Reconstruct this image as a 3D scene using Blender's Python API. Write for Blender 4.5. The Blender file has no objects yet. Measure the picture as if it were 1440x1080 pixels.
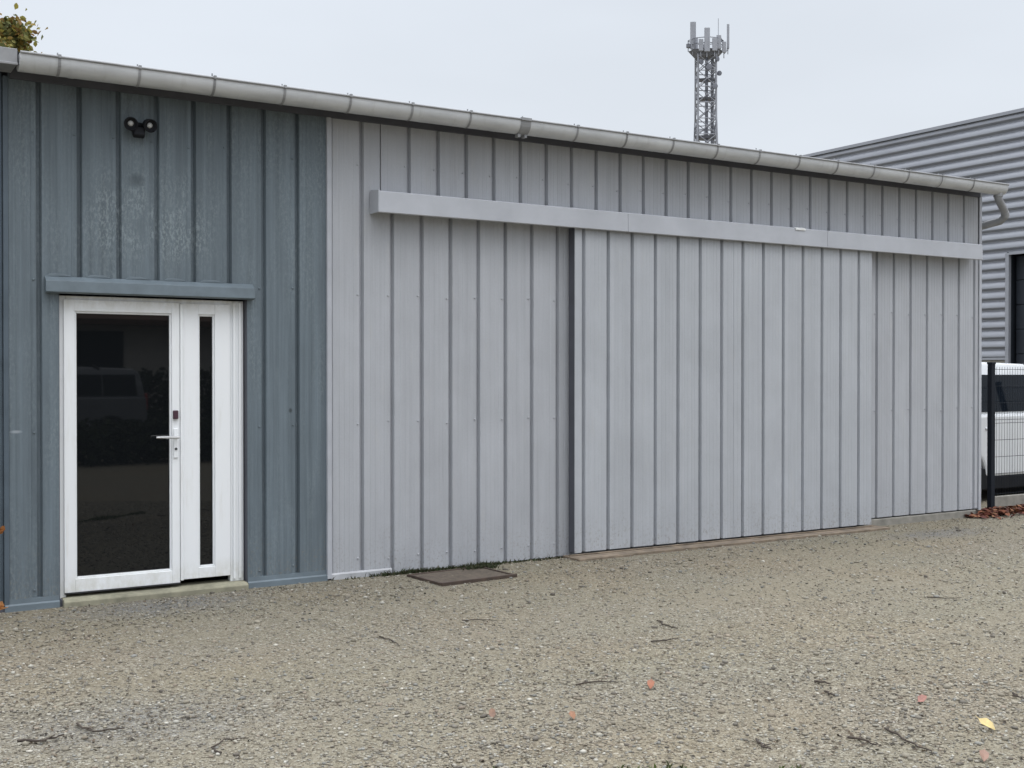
import bpy, math, random
import numpy as np
from mathutils import Vector, Matrix
R = math.radians
random.seed(7)
rng = np.random.default_rng(11)
scene = bpy.context.scene
col = scene.collection

# ------------------------------------------------------------------ camera
cam = bpy.data.cameras.new('camera'); cam_o = bpy.data.objects.new('camera', cam); col.objects.link(cam_o)
cam.sensor_width = 36; cam.lens = 41.29; cam.clip_end = 2000; cam.clip_start = .05
cam_o.location = (-1.503, -8.731, 1.648)
cam_o.rotation_euler = (R(90 - .502), 0, R(-31.686))
scene.camera = cam_o

# ------------------------------------------------------------------ light
SUN_EL, SUN_AZ = R(60), R(152)          # azimuth clockwise from +Y: in front of the facade, a little to the right
world = bpy.data.worlds.new('World'); scene.world = world; world.use_nodes = True
wn, wl = world.node_tree.nodes, world.node_tree.links
bg = wn['Background']; bg.inputs['Strength'].default_value = .1
sky = wn.new('ShaderNodeTexSky'); sky.sky_type = 'NISHITA'; sky.sun_disc = False
sky.sun_elevation = SUN_EL; sky.sun_rotation = SUN_AZ; sky.dust_density = 4; sky.air_density = 1.5
tc = wn.new('ShaderNodeTexCoord'); sep = wn.new('ShaderNodeSeparateXYZ'); wl.new(tc.outputs['Generated'], sep.inputs[0])
ramp = wn.new('ShaderNodeValToRGB'); wl.new(sep.outputs['Z'], ramp.inputs[0])   # cloud deck: brighter overhead
e = ramp.color_ramp.elements
e[0].position = 0; e[0].color = (.83, .885, .955, 1)
e[1].position = .40; e[1].color = (.79, .845, .925, 1)
x_ = e.new(.68); x_.color = (2.0, 2.08, 2.2, 1)
x_ = e.new(1.0); x_.color = (5.0, 5.1, 5.3, 1)
cn = wn.new('ShaderNodeTexNoise'); cn.inputs['Scale'].default_value = 2.2; cn.inputs['Detail'].default_value = 4
mp = wn.new('ShaderNodeMapping'); mp.inputs['Scale'].default_value = (1, 1, 3); wl.new(tc.outputs['Generated'], mp.inputs[0]); wl.new(mp.outputs[0], cn.inputs['Vector'])
cr = wn.new('ShaderNodeMapRange'); cr.inputs[1].default_value = .3; cr.inputs[2].default_value = .7; cr.inputs[3].default_value = 9.5; cr.inputs[4].default_value = 10.4
wl.new(cn.outputs[0], cr.inputs[0])
vm = wn.new('ShaderNodeVectorMath'); vm.operation = 'SCALE'; wl.new(ramp.outputs[0], vm.inputs[0]); wl.new(cr.outputs[0], vm.inputs['Scale'])
mx = wn.new('ShaderNodeMix'); mx.data_type = 'RGBA'; mx.inputs[0].default_value = .93
wl.new(sky.outputs[0], mx.inputs[6]); wl.new(vm.outputs[0], mx.inputs[7]); wl.new(mx.outputs[2], bg.inputs['Color'])
sun = bpy.data.lights.new('sun', 'SUN'); sun.energy = .5; sun.angle = R(28); sun.color = (1, .97, .93)
sun_o = bpy.data.objects.new('sun', sun); col.objects.link(sun_o)
sd = Vector((math.sin(SUN_AZ) * math.cos(SUN_EL), math.cos(SUN_AZ) * math.cos(SUN_EL), math.sin(SUN_EL)))
sun_o.rotation_euler = sd.to_track_quat('Z', 'Y').to_euler(); sun_o.location = (0, -20, 30)
scene.view_settings.view_transform = 'Standard'; scene.view_settings.look = 'None'
scene.view_settings.exposure = 0; scene.view_settings.gamma = 1

# ------------------------------------------------------------------ helpers
def tag(o, label=None, cat=None, group=None, kind=None):
    if label: o['label'] = label
    if cat: o['category'] = cat
    if group: o['group'] = group
    if kind: o['kind'] = kind
    return o

def thing(name, label, cat, loc=(0, 0, 0), rz=0, group=None):
    o = bpy.data.objects.new(name, None); col.objects.link(o)
    o.location = loc; o.rotation_euler = (0, 0, rz); o.empty_display_size = .1
    return tag(o, label, cat, group)

class MB:
    """collects shapes for ONE mesh"""
    def __init__(s): s.v = []; s.f = []
    def add(s, vs, fs):
        n = len(s.v); s.v += [tuple(v) for v in vs]; s.f += [tuple(i + n for i in f) for f in fs]; return s
    def box(s, x0, x1, y0, y1, z0, z1):
        return s.add([(x0, y0, z0), (x1, y0, z0), (x1, y1, z0), (x0, y1, z0), (x0, y0, z1), (x1, y0, z1), (x1, y1, z1), (x0, y1, z1)],
                     [(0, 3, 2, 1), (4, 5, 6, 7), (0, 1, 5, 4), (1, 2, 6, 5), (2, 3, 7, 6), (3, 0, 4, 7)])
    def tube(s, pts, r, n=8, caps=True):
        pts = [Vector(p) for p in pts]; rs = r if isinstance(r, (list, tuple)) else [r] * len(pts)
        rings = []
        up = Vector((0, 0, 1)); t0 = (pts[1] - pts[0]).normalized()
        a = t0.cross(up) if abs(t0.z) < .95 else t0.cross(Vector((1, 0, 0)))
        a.normalize()
        vs = []
        for i, p in enumerate(pts):
            t = (pts[min(i + 1, len(pts) - 1)] - pts[max(i - 1, 0)]).normalized()
            a = (a - t * a.dot(t)).normalized(); b = t.cross(a)
            for k in range(n):
                g = 2 * math.pi * k / n
                vs.append(p + (a * math.cos(g) + b * math.sin(g)) * rs[i])
        fs = []
        for i in range(len(pts) - 1):
            for k in range(n):
                fs.append((i * n + k, i * n + (k + 1) % n, (i + 1) * n + (k + 1) % n, (i + 1) * n + k))
        if caps: fs += [tuple(range(n - 1, -1, -1)), tuple(range((len(pts) - 1) * n, len(pts) * n))]
        return s.add(vs, fs)
    def prism(s, poly, axis, a0, a1):
        """poly of 2D points extruded along axis ('x': (y,z), 'y': (x,z), 'z': (x,y))"""
        def P(u, v, w): return {'x': (w, u, v), 'y': (u, w, v), 'z': (u, v, w)}[axis]
        n = len(poly)
        vs = [P(u, v, a0) for u, v in poly] + [P(u, v, a1) for u, v in poly]
        fs = [tuple(range(n)), tuple(range(2 * n - 1, n - 1, -1))] + [(i, i + n, (i + 1) % n + n, (i + 1) % n) for i in range(n)]
        return s.add(vs, fs)
    def strip(s, prof, axis, a0, a1):
        """open polyline extruded (a sheet)"""
        def P(u, v, w): return {'x': (w, u, v), 'y': (u, w, v), 'z': (u, v, w)}[axis]
        n = len(prof)
        vs = [P(u, v, a0) for u, v in prof] + [P(u, v, a1) for u, v in prof]
        return s.add(vs, [(i, i + 1, i + 1 + n, i + n) for i in range(n - 1)])
    def lathe(s, prof, c, axis='y', n=24):
        """prof: (radius, along)"""
        vs = []
        for r, h in prof:
            for k in range(n):
                g = 2 * math.pi * k / n; u, w = r * math.cos(g), r * math.sin(g)
                vs.append({'y': (c[0] + u, c[1] + h, c[2] + w), 'z': (c[0] + u, c[1] + w, c[2] + h), 'x': (c[0] + h, c[1] + u, c[2] + w)}[axis])
        fs = []
        for i in range(len(prof) - 1):
            for k in range(n): fs.append((i * n + k, i * n + (k + 1) % n, (i + 1) * n + (k + 1) % n, (i + 1) * n + k))
        return s.add(vs, fs)

def root_offset(p):
    v = Vector((0, 0, 0))
    while p is not None:
        v = v + Vector(p.location); p = p.parent
    return v

def obj(name, mb, mat, parent=None, bevel=0, smooth=False, local=False, angle=35):
    """ONE mesh object; verts are world coordinates unless local"""
    me = bpy.data.meshes.new(name)
    off = Vector((0, 0, 0)) if (local or parent is None) else root_offset(parent)
    me.from_pydata([(v[0] - off.x, v[1] - off.y, v[2] - off.z) for v in mb.v], [], mb.f)
    me.validate(); me.update()
    import bmesh
    bm = bmesh.new(); bm.from_mesh(me); bmesh.ops.recalc_face_normals(bm, faces=bm.faces); bm.to_mesh(me); bm.free()
    if mat: me.materials.append(mat)
    o = bpy.data.objects.new(name, me); col.objects.link(o)
    if parent is not None: o.parent = parent
    if smooth:
        me.polygons.foreach_set('use_smooth', [True] * len(me.polygons))
        me.set_sharp_from_angle(angle=R(angle))
    if bevel:
        m = o.modifiers.new('bevel', 'BEVEL'); m.width = bevel; m.segments = 2; m.limit_method = 'ANGLE'; m.angle_limit = R(40)
        m.harden_normals = False
    return o

# ------------------------------------------------------------------ materials
class NT:
    def __init__(s, name):
        s.m = bpy.data.materials.new(name); s.m.use_nodes = True
        s.n = s.m.node_tree.nodes; s.l = s.m.node_tree.links; s.b = s.n['Principled BSDF']
        s.tc = s.n.new('ShaderNodeTexCoord'); s.pos = s.tc.outputs['Object']
    def map(s, scale=(1, 1, 1), loc=(0, 0, 0), src=None):
        m = s.n.new('ShaderNodeMapping'); m.inputs['Scale'].default_value = scale; m.inputs['Location'].default_value = loc
        s.l.new(src or s.pos, m.inputs[0]); return m.outputs[0]
    def noise(s, vec, scale, detail=4, rough=.55):
        t = s.n.new('ShaderNodeTexNoise'); t.inputs['Scale'].default_value = scale; t.inputs['Detail'].default_value = detail
        t.inputs['Roughness'].default_value = rough; s.l.new(vec, t.inputs['Vector']); return t.outputs[0]
    def voro(s, vec, scale, feature='F1', out='Distance', rnd=1):
        t = s.n.new('ShaderNodeTexVoronoi'); t.inputs['Scale'].default_value = scale; t.feature = feature
        t.inputs['Randomness'].default_value = rnd
        s.l.new(vec, t.inputs['Vector']); return t.outputs[out]
    def rng(s, v, a, b, c=0, d=1, clamp=True):
        t = s.n.new('ShaderNodeMapRange'); t.clamp = clamp
        for i, k in enumerate((a, b, c, d)): t.inputs[i + 1].default_value = k
        s.l.new(v, t.inputs[0]); return t.outputs[0]
    def math(s, op, a, b=None):
        t = s.n.new('ShaderNodeMath'); t.operation = op
        for i, k in enumerate((a, b)):
            if k is None: continue
            if isinstance(k, (int, float)): t.inputs[i].default_value = k
            else: s.l.new(k, t.inputs[i])
        return t.outputs[0]
    def ramp(s, v, stops, interp='LINEAR'):
        t = s.n.new('ShaderNodeValToRGB'); el = t.color_ramp.elements; t.color_ramp.interpolation = interp
        while len(el) < len(stops): el.new(.5)
        for q, (p, c) in zip(el, stops): q.position = p; q.color = (*c, 1) if len(c) == 3 else c
        s.l.new(v, t.inputs[0]); return t.outputs[0]
    def mix(s, f, a, b, mode='MIX'):
        t = s.n.new('ShaderNodeMix'); t.data_type = 'RGBA'; t.blend_type = mode
        for i, k in ((0, f), (6, a), (7, b)):
            if isinstance(k, (int, float)): t.inputs[i].default_value = k
            elif isinstance(k, tuple): t.inputs[i].default_value = (*k, 1)
            else: s.l.new(k, t.inputs[i])
        return t.outputs[2]
    def bump(s, h, strength=.3, dist=.01, prev=None):
        t = s.n.new('ShaderNodeBump'); t.inputs['Strength'].default_value = strength; t.inputs['Distance'].default_value = dist
        s.l.new(h, t.inputs['Height'])
        if prev: s.l.new(prev, t.inputs['Normal'])
        return t.outputs[0]
    def done(s, color, rough=.5, metal=0, normal=None, spec=None):
        for k, v in (('Base Color', color), ('Roughness', rough), ('Metallic', metal)):
            if isinstance(v, tuple): s.b.inputs[k].default_value = (*v, 1)
            elif isinstance(v, (int, float)): s.b.inputs[k].default_value = v
            else: s.l.new(v, s.b.inputs[k])
        if normal: s.l.new(normal, s.b.inputs['Normal'])
        if spec is not None: s.b.inputs['Specular IOR Level'].default_value = spec
        return s.m

def simple(name, c, rough=.5, metal=0, var=.12, scale=6, bump=0):
    t = NT(name); n = t.noise(t.pos, scale, 5, .6)
    f = t.rng(n, .3, .7, 1 - var, 1 + var)
    h = t.n.new('ShaderNodeVectorMath'); h.operation = 'SCALE'; h.inputs[0].default_value = c; t.l.new(f, h.inputs['Scale'])
    nm = t.bump(t.noise(t.pos, scale * 12, 3), bump, .004) if bump else None
    return t.done(h.outputs[0], t.rng(n, .3, .7, rough * .9, min(1, rough * 1.1)), metal, nm)

def sheet_metal(name, base, spots, streak=.10, rough=.45, panel=.03):
    """painted steel sheet: vertical run marks, soft grime clouds, faint dents"""
    t = NT(name)
    st = t.noise(t.map((22, 22, .5)), 1, 5, .65)
    cl = t.noise(t.map((1.3, 1.3, .9)), 1.4, 5, .6)
    fine = t.noise(t.pos, 60, 3, .6)
    f = t.math('ADD', t.rng(st, .25, .75, -streak, streak), t.rng(cl, .3, .7, -.06, .06))
    f = t.math('ADD', f, t.rng(fine, .3, .7, -.025, .025)); f = t.math('ADD', f, 1)
    h = t.n.new('ShaderNodeVectorMath'); h.operation = 'SCALE'; h.inputs[0].default_value = base; t.l.new(f, h.inputs['Scale'])
    c = h.outputs[0]
    gm = t.rng(t.noise(t.map((4, 4, 1.2), (3, 1, 7)), 2.2, 6, .7), .58, .75, 0, .35)
    c = t.mix(gm, c, spots)
    sx = t.n.new('ShaderNodeSeparateXYZ'); t.l.new(t.pos, sx.inputs[0])
    wnz = t.n.new('ShaderNodeTexWhiteNoise'); wnz.noise_dimensions = '1D'; t.l.new(t.math('FLOOR', t.math('DIVIDE', sx.outputs[0], .2723)), wnz.inputs['W'])
    pv = t.n.new('ShaderNodeVectorMath'); pv.operation = 'SCALE'; t.l.new(c, pv.inputs[0]); t.l.new(t.rng(wnz.outputs[0], 0, 1, 1 - panel, 1 + panel), pv.inputs['Scale']); c = pv.outputs[0]
    run = t.math('MULTIPLY', t.rng(t.noise(t.map((34, 34, .7), (2, 0, 5)), 1, 4, .6), .60, .72), t.rng(t.noise(t.map((1.2, 1, .8), (7, 0, 2)), 1.5, 4), .46, .66))
    c = t.mix(t.math('MULTIPLY', run, .38), c, t.mix(1.0, c, (.62, .62, .58), 'MULTIPLY'))
    spl = t.math('MULTIPLY', t.rng(t.noise(t.map((1, 1, .8), (0, 0, 3)), 48, 4, .75), .52, .66), t.rng(t.math('ADD', sx.outputs[2], t.rng(t.noise(t.pos, 3.5, 4), .3, .7, -.16, .16)), .05, .42, 1, 0))
    c = t.mix(t.math('MULTIPLY', spl, .55), c, (.19, .17, .13))
    dent = t.noise(t.map((2.2, 1, 1.1)), 2, 2)
    nm = t.bump(dent, .45, .03)
    nm = t.bump(st, .08, .003, nm)
    return t, c, nm, rough

M = {}
t, c, nm, rg = sheet_metal('grey_painted_sheet', (.376, .389, .417), (.415, .415, .405), .07); M['grey'] = t.done(c, t.rng(t.noise(t.pos, 3), .3, .7, .42, .6), 0, nm, .35)
t, c, nm, rg = sheet_metal('grey_door_sheet', (.382, .399, .428), (.415, .42, .41), .055); M['greydoor'] = t.done(c, .5, 0, nm, .35)
# blue sheet: chalked paint with pale flecks above the entrance
t, c, nm, rg = sheet_metal('blue_painted_sheet', (.121, .150, .172), (.178, .21, .226), .26, .45, .05)
flk = t.rng(t.noise(t.pos, 95, 2, .7), .50, .62)
flk2 = t.rng(t.noise(t.map((1.1, 1, .5)), 50, 3, .75), .46, .6)
sp = t.n.new('ShaderNodeSeparateXYZ'); t.l.new(t.pos, sp.inputs[0])
patch = t.math('MULTIPLY', t.rng(sp.outputs[0], .15, .5), t.rng(sp.outputs[0], 1.0, 1.45, 1, 0))
patch = t.math('MULTIPLY', patch, t.rng(sp.outputs[2], 2.35, 2.6)); patch = t.math('MULTIPLY', patch, t.rng(sp.outputs[2], 2.95, 3.25, 1, 0))
patch = t.math('MULTIPLY', patch, t.rng(t.noise(t.map((3, 3, 1.6)), 2, 4), .35, .55))
low = t.rng(t.noise(t.map((3.5, 3, .5), (5, 2, 1)), 1.8, 4), .42, .64, 0, .9)
m_ = t.math('MULTIPLY', flk2, t.math('MAXIMUM', t.math('MULTIPLY', patch, .72), t.math('MULTIPLY', low, .34)))
c = t.mix(m_, c, (.25, .295, .31))
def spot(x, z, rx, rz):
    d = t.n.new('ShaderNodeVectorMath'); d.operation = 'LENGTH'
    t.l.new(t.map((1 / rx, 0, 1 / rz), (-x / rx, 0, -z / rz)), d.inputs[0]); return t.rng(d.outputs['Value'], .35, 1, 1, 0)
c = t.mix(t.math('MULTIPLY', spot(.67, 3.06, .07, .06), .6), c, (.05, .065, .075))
c = t.mix(t.math('MULTIPLY', spot(1.85, 1.36, .02, .025), .9), c, (.04, .05, .055))
c = t.mix(t.math('MULTIPLY', spot(-.155, 1.245, .05, .014), .6), c, (.36, .39, .42))
M['blue'] = t.done(c, .55, 0, nm, .3)
M['bluetrim'] = simple('blue_flashing', (.125, .158, .182), .5, 0, .18, 5)
M['bluedark'] = simple('dark_blue_sheet', (.075, .1, .125), .5, 0, .15, 4)
M['trim'] = simple('light_grey_flashing', (.39, .405, .44), .45, 0, .1, 4)
M['whiteflash'] = simple('pale_flashing', (.37, .38, .40), .5, 0, .2, 6)
M['rail'] = simple('track_cover_paint', (.40, .415, .45), .45, 0, .08, 3)
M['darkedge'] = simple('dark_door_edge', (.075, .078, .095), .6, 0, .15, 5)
t = NT('white_pvc'); sp = t.n.new('ShaderNodeSeparateXYZ'); t.l.new(t.pos, sp.inputs[0])
gr = t.math('MAXIMUM', t.rng(sp.outputs[2], 2.06, 2.20), t.rng(sp.outputs[2], .12, .26, .8, 0))
gr = t.math('MULTIPLY', gr, t.rng(t.noise(t.map((1, 1, .6)), 14, 5, .7), .36, .64)); gr = t.math('MAXIMUM', t.math('MULTIPLY', gr, .5), t.rng(t.noise(t.map((9, 9, 1)), 2, 5, .7), .56, .8, 0, .22))
M['white'] = t.done(t.mix(gr, (.79, .81, .83), (.42, .40, .31)), t.rng(t.noise(t.pos, 8), .3, .7, .28, .42))
M['rubber'] = simple('black_rubber', (.02, .02, .022), .6)
M['steel'] = simple('brushed_steel', (.6, .6, .6), .35, .8)
M['maroon'] = simple('maroon_plastic', (.055, .022, .035), .4)
M['black'] = simple('black_plastic', (.009, .010, .013), .6); M['black'].node_tree.nodes['Principled BSDF'].inputs['Specular IOR Level'].default_value = .25
M['lens'] = simple('lamp_lens', (.42, .43, .43), .12)
M['concrete'] = simple('concrete', (.23, .22, .195), .9, 0, .25, 9, .3)
M['sill'] = simple('mossy_concrete_sill', (.235, .225, .165), .9, 0, .3, 9, .3)
M['rust'] = simple('rusty_iron', (.06, .042, .032), .85, 0, .4, 14, .4)
M['lid'] = simple('dirty_iron_lid', (.085, .068, .052), .95, 0, .4, 22, .5)
M['track'] = simple('brown_earth_and_rust', (.17, .135, .10), .9, 0, .4, 10, .4)
# zinc gutter with tide marks
t = NT('zinc_gutter'); n1 = t.noise(t.map((1.5, 6, 6)), 2, 5, .6); n2 = t.noise(t.map((9, 3, 1)), 2, 5, .7)
c = t.ramp(n1, [(.3, (.45, .465, .485)), (.55, (.54, .555, .575)), (.75, (.60, .615, .635))])
c = t.mix(t.rng(n2, .55, .72, 0, .35), c, (.36, .365, .36)); M['zinc'] = t.done(c, .5, .15)
M['zincdark'] = simple('weathered_zinc', (.27, .275, .285), .6, .2, .2, 5)
M['roofsheet'] = simple('roof_sheet', (.22, .23, .24), .6, 0, .2, 2)
# dark glass: reflects the yard
t = NT('dark_glass'); M['glass'] = t.done((.006, .007, .008), .02, 0, t.bump(t.noise(t.pos, .9, 2), .02, .02)); t.b.inputs['IOR'].default_value = 1.52
# neighbour cladding
t = NT('ribbed_cladding'); n1 = t.noise(t.map((1, .5, 2)), 1.5, 5, .6)
M['clad'] = t.done(t.ramp(n1, [(.3, (.25, .263, .295)), (.7, (.30, .313, .345))]), .42, .1)
M['anthracite'] = simple('anthracite_panel', (.022, .027, .036), .45, 0, .12, 3)
M['tower'] = simple('galvanised_steel', (.24, .25, .28), .6, .1, .2, 1)
M['towerdark'] = simple('dark_antenna_gear', (.13, .137, .16), .6, 0, .2, 1)
M['panel'] = simple('antenna_radome', (.26, .27, .30), .5, 0, .1, 1)
M['carwhite'] = simple('white_car_paint', (.64, .66, .68), .25, 0, .02, 2); M['carwhite'].node_tree.nodes['Principled BSDF'].inputs['Coat Weight'].default_value = .5
M['cargrey'] = simple('silver_car_paint', (.15, .16, .18), .4, 0, .02, 2)
M['carglass'] = simple('tinted_car_glass', (.006, .009, .014), .05); M['carglass'].node_tree.nodes['Principled BSDF'].inputs['Specular IOR Level'].default_value = .15
M['tyre'] = simple('tyre_rubber', (.016, .016, .017), .85)
M['rim'] = simple('alloy_rim', (.45, .45, .46), .35, .7)
M['red'] = simple('red_lamp_plastic', (.35, .02, .02), .2)
M['wire'] = simple('dark_fence_coating', (.010, .013, .019), .7); M['wire'].node_tree.nodes['Principled BSDF'].inputs['Specular IOR Level'].default_value = .2
M['bark'] = simple('bark', (.07, .055, .045), .95, 0, .35, 12, .6)
M['twig'] = simple('dead_twig', (.048, .037, .029), .9, 0, .3, 20, .3)
M['render'] = simple('house_render', (.55, .52, .48), .9, 0, .08, 3)
M['tile'] = simple('roof_tile', (.10, .06, .045), .85, 0, .3, 6)

def attr_mat(name, rough=.85, trans=0.0):
    t = NT(name); a = t.n.new('ShaderNodeAttribute'); a.attribute_name = 'tint'
    m = t.done(a.outputs['Color'], rough, 0, None, .25)
    if trans:
        tr = t.n.new('ShaderNodeBsdfTranslucent'); t.l.new(a.outputs['Color'], tr.inputs['Color'])
        ms = t.n.new('ShaderNodeMixShader'); ms.inputs[0].default_value = trans
        t.l.new(t.b.outputs[0], ms.inputs[1]); t.l.new(tr.outputs[0], ms.inputs[2])
        t.l.new(ms.outputs[0], t.n['Material Output'].inputs['Surface'])
    return m
M['stones'] = attr_mat('gravel_stone', .9)
M['leaf'] = attr_mat('leaf_tinted', .7, .3)
M['drylitter'] = attr_mat('dry_leaf', .8, .1)

# gravel ground
t = NT('gravel_ground')
big = t.noise(t.map((.35, .7, 1)), 1.1, 5, .6); mid = t.noise(t.pos, 5, 6, .65)
cellc = t.voro(t.pos, 75, 'F1', 'Color'); cd = t.voro(t.pos, 75, 'F1', 'Distance')
cell2 = t.voro(t.map((1, 1, 1), (3.3, 1.7, 0)), 150, 'F1', 'Color'); cd2 = t.voro(t.map((1, 1, 1), (3.3, 1.7, 0)), 150, 'F1', 'Distance')
s1 = t.n.new('ShaderNodeSeparateColor'); t.l.new(cellc, s1.inputs[0]); s2 = t.n.new('ShaderNodeSeparateColor'); t.l.new(cell2, s2.inputs[0])
ca = t.ramp(s1.outputs[0], [(0, (.115, .10, .08)), (.25, (.20, .175, .137)), (.6, (.275, .247, .196)), (.9, (.34, .315, .265)), (1, (.46, .44, .40))])
cb = t.ramp(s2.outputs[1], [(0, (.10, .087, .07)), (.4, (.23, .203, .16)), (.8, (.285, .257, .208)), (1, (.39, .37, .33))])
c = t.mix(t.rng(s1.outputs[2], .45, .55), ca, cb)
c = t.mix(t.rng(big, .35, .65, 0, .5), c, t.mix(1.0, c, (.96, 1.0, .93), 'MULTIPLY'))
c = t.mix(t.rng(t.noise(t.map((.5, .6, 1), (9, 4, 0)), 1.3, 4), .45, .65, 0, .8), c, t.mix(1.0, c, (1.04, .985, .93), 'MULTIPLY'))
dk = t.math('MAXIMUM', t.rng(mid, .52, .75, 0, .5), t.rng(t.noise(t.pos, 30, 3, .6), .56, .72, 0, .6)); c = t.mix(dk, c, t.mix(1.0, c, (.55, .55, .56), 'MULTIPLY'))
sand = t.rng(t.noise(t.map((.5, .9, 1), (1, 7, 0)), .9, 4), .46, .62, 0, .45); c = t.mix(sand, c, (.26, .232, .178))
c = t.mix(1.0, c, (.76, .76, .735), 'MULTIPLY')
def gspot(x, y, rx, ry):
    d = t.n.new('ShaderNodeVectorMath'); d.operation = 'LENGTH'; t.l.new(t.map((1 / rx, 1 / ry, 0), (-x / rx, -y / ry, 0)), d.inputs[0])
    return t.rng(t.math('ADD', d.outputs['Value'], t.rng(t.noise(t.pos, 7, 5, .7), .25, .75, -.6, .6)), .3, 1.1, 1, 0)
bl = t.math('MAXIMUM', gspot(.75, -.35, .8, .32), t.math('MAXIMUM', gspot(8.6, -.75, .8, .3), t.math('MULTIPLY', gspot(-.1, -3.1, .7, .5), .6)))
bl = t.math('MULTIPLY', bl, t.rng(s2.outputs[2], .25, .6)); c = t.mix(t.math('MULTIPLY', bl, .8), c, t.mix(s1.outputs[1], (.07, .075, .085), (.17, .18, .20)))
hgt = t.math('ADD', t.math('MULTIPLY', cd, -1), t.math('MULTIPLY', cd2, -.5))
nm = t.bump(hgt, .8, .008); nm = t.bump(mid, .4, .02, nm)
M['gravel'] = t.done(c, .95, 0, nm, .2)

# ------------------------------------------------------------------ the ground
g = MB(); xs = list(np.linspace(-14, 22, 73)); ys = list(np.linspace(-14, 8, 45))
X = [-600] + xs + [600]; Y = [-600] + ys + [600]
vs = []
for yy in Y:
    for xx in X:
        z = 0
        if -13 < xx < 21 and -13 < yy < -.9: z = .012 * math.sin(xx * .9 + yy * .4) * math.sin(yy * 1.1 + 1.3) - .006
        vs.append((xx, yy, z))
nX = len(X)
g.add(vs, [(j * nX + i, j * nX + i + 1, (j + 1) * nX + i + 1, (j + 1) * nX + i) for j in range(len(Y) - 1) for i in range(nX - 1)])
o = obj('gravel_yard', g, M['gravel'], smooth=True); tag(o, kind='structure')

# ------------------------------------------------------------------ the metal shed
P = .2723
def profile(x0, x1, phase, faint=False):
    """plan outline of trapezoid sheet: flat pans, narrow grooves, hair-line stiffeners; +y is inwards"""
    pts = []
    k0 = math.floor((x0 - phase) / P) - 1; k1 = math.ceil((x1 - phase) / P) + 1
    for k in range(k0, k1 + 1):
        gx = phase + k * P
        if faint: pts += [(gx - .056, 0), (gx - .053, .005), (gx - .018, .005)]
        else: pts += [(gx - .021, 0)]
        pts += [(gx - .012, .036), (gx + .010, .036), (gx + .020, 0)]
        for fr in (.26, .42, .58, .72):
            m = gx + fr * P; pts += [(m - .007, 0), (m - .003, .0015), (m + .003, .0015), (m + .007, 0)]
    out = []
    for (a, ya), (b, yb) in zip(pts[:-1], pts[1:]):
        if a < x0 < b: out.append((x0, ya + (yb - ya) * (x0 - a) / (b - a)))
        if x0 <= a <= x1: out.append((a, ya))
        if a < x1 < b: out.append((x1, ya + (yb - ya) * (x1 - a) / (b - a)))
    return out

shed = thing('metal_shed', 'low shed clad in grey and blue metal sheet with white door and sliding door', 'building', (0, 0, 0))
def wall_sheet(name, pieces, mat, parent=shed, y=0, faint=False, screws=True, sx=None):
    mb = MB()
    for x0, x1, ph, z0, z1 in pieces:
        pr = [(a, y + b) for a, b in profile(x0, x1, ph, faint)]
        mb.strip(pr, 'z', z0, z1)
        if screws:
            k0 = math.ceil((x0 + .06 - ph) / P); k1 = math.floor((x1 - .06 - ph) / P)
            for k in range(k0, k1 + 1):
                for zz in (.14, 1.25, 2.3, 3.35):
                    if z0 + .05 < zz < z1 - .05: mb.lathe([(.0085, 0), (.0085, -.005), (.005, -.008), (.0005, -.008)], (ph + k * P - .036, y + (.006 if faint else 0), zz + random.uniform(-.02, .02)), 'y', 6)
    return obj(name, mb, mat, parent)
blue = wall_sheet('blue_wall', [(-.20, .13, 0, .075, 3.79), (.13, 1.50, 0, 2.22, 3.79), (1.50, 2.15, 0, .075, 3.79)], M['blue'], faint=True)
tag(blue, 'weathered blue sheet around the entrance')
grey = wall_sheet('grey_wall', [(2.185, 2.62, 2.457, .03, 3.79), (2.62, 6.0, 2.457, .008, 3.03), (2.62, 10.225, 2.883, 3.03, 3.79), (6.0, 10.225, 8.516, .09, 3.03)], M['grey'])
# inner core so the shed is solid
mb = MB(); mb.box(-1.8, .125, .08, .16, 0, 3.78).box(.125, 1.505, .16, .26, 2.25, 3.78).box(1.505, 10.2, .08, .16, 0, 3.78)
mb.box(.1, .125, .16, 1.2, 0, 2.5).box(1.505, 1.53, .16, 1.2, 0, 2.5).box(.1, 1.53, 1.2, 1.25, 0, 2.5)
obj('wall_core', mb, M['darkedge'], shed)
# reveals of the entrance, shadow put into their dark colour
mb = MB(); mb.box(1.496, 1.503, .004, .158, .02, 2.22).box(.127, .134, .004, .158, .02, 2.22).box(.134, 1.496, .002, .158, 2.222, 2.23)
obj('door_reveal', mb, M['darkedge'], shed)
# right side and back walls
mb = MB()
pr = [(10.26 - b, a) for a, b in profile(.03, 8.0, .1)]; mb.strip(pr, 'z', .06, 3.79)
obj('side_wall', mb, M['grey'], shed)
mb = MB(); mb.box(-1.8, 10.2, 7.9, 8.0, 0, 4.2); mb.box(-1.8, -1.7, .16, 7.9, 0, 3.9); obj('back_wall', mb, M['grey'], shed)
# left stretch of the front, beyond the corner strip
mb = MB(); mb.strip([(a, .03 + b) for a, b in profile(-1.8, -.235, -.1)], 'z', .05, 3.79); obj('blue_wall', mb, M['bluedark'], shed)
mb = MB(); mb.box(-.232, -.200, -.006, .05, .02, 3.70); obj('corner_flashing', mb, M['bluedark'], shed, .003)
mb = MB(); mb.box(2.150, 2.186, -.022, .03, .012, 3.78); mb.box(2.186, 2.20, -.004, .03, .012, 3.78); obj('joint_flashing', mb, M['trim'], shed, .003)
mb = MB(); mb.box(10.225, 10.268, -.014, -.002, .05, 3.78); mb.box(10.262, 10.274, -.002, .05, .05, 3.78); obj('corner_flashing', mb, M['trim'], shed, .002)
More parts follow.
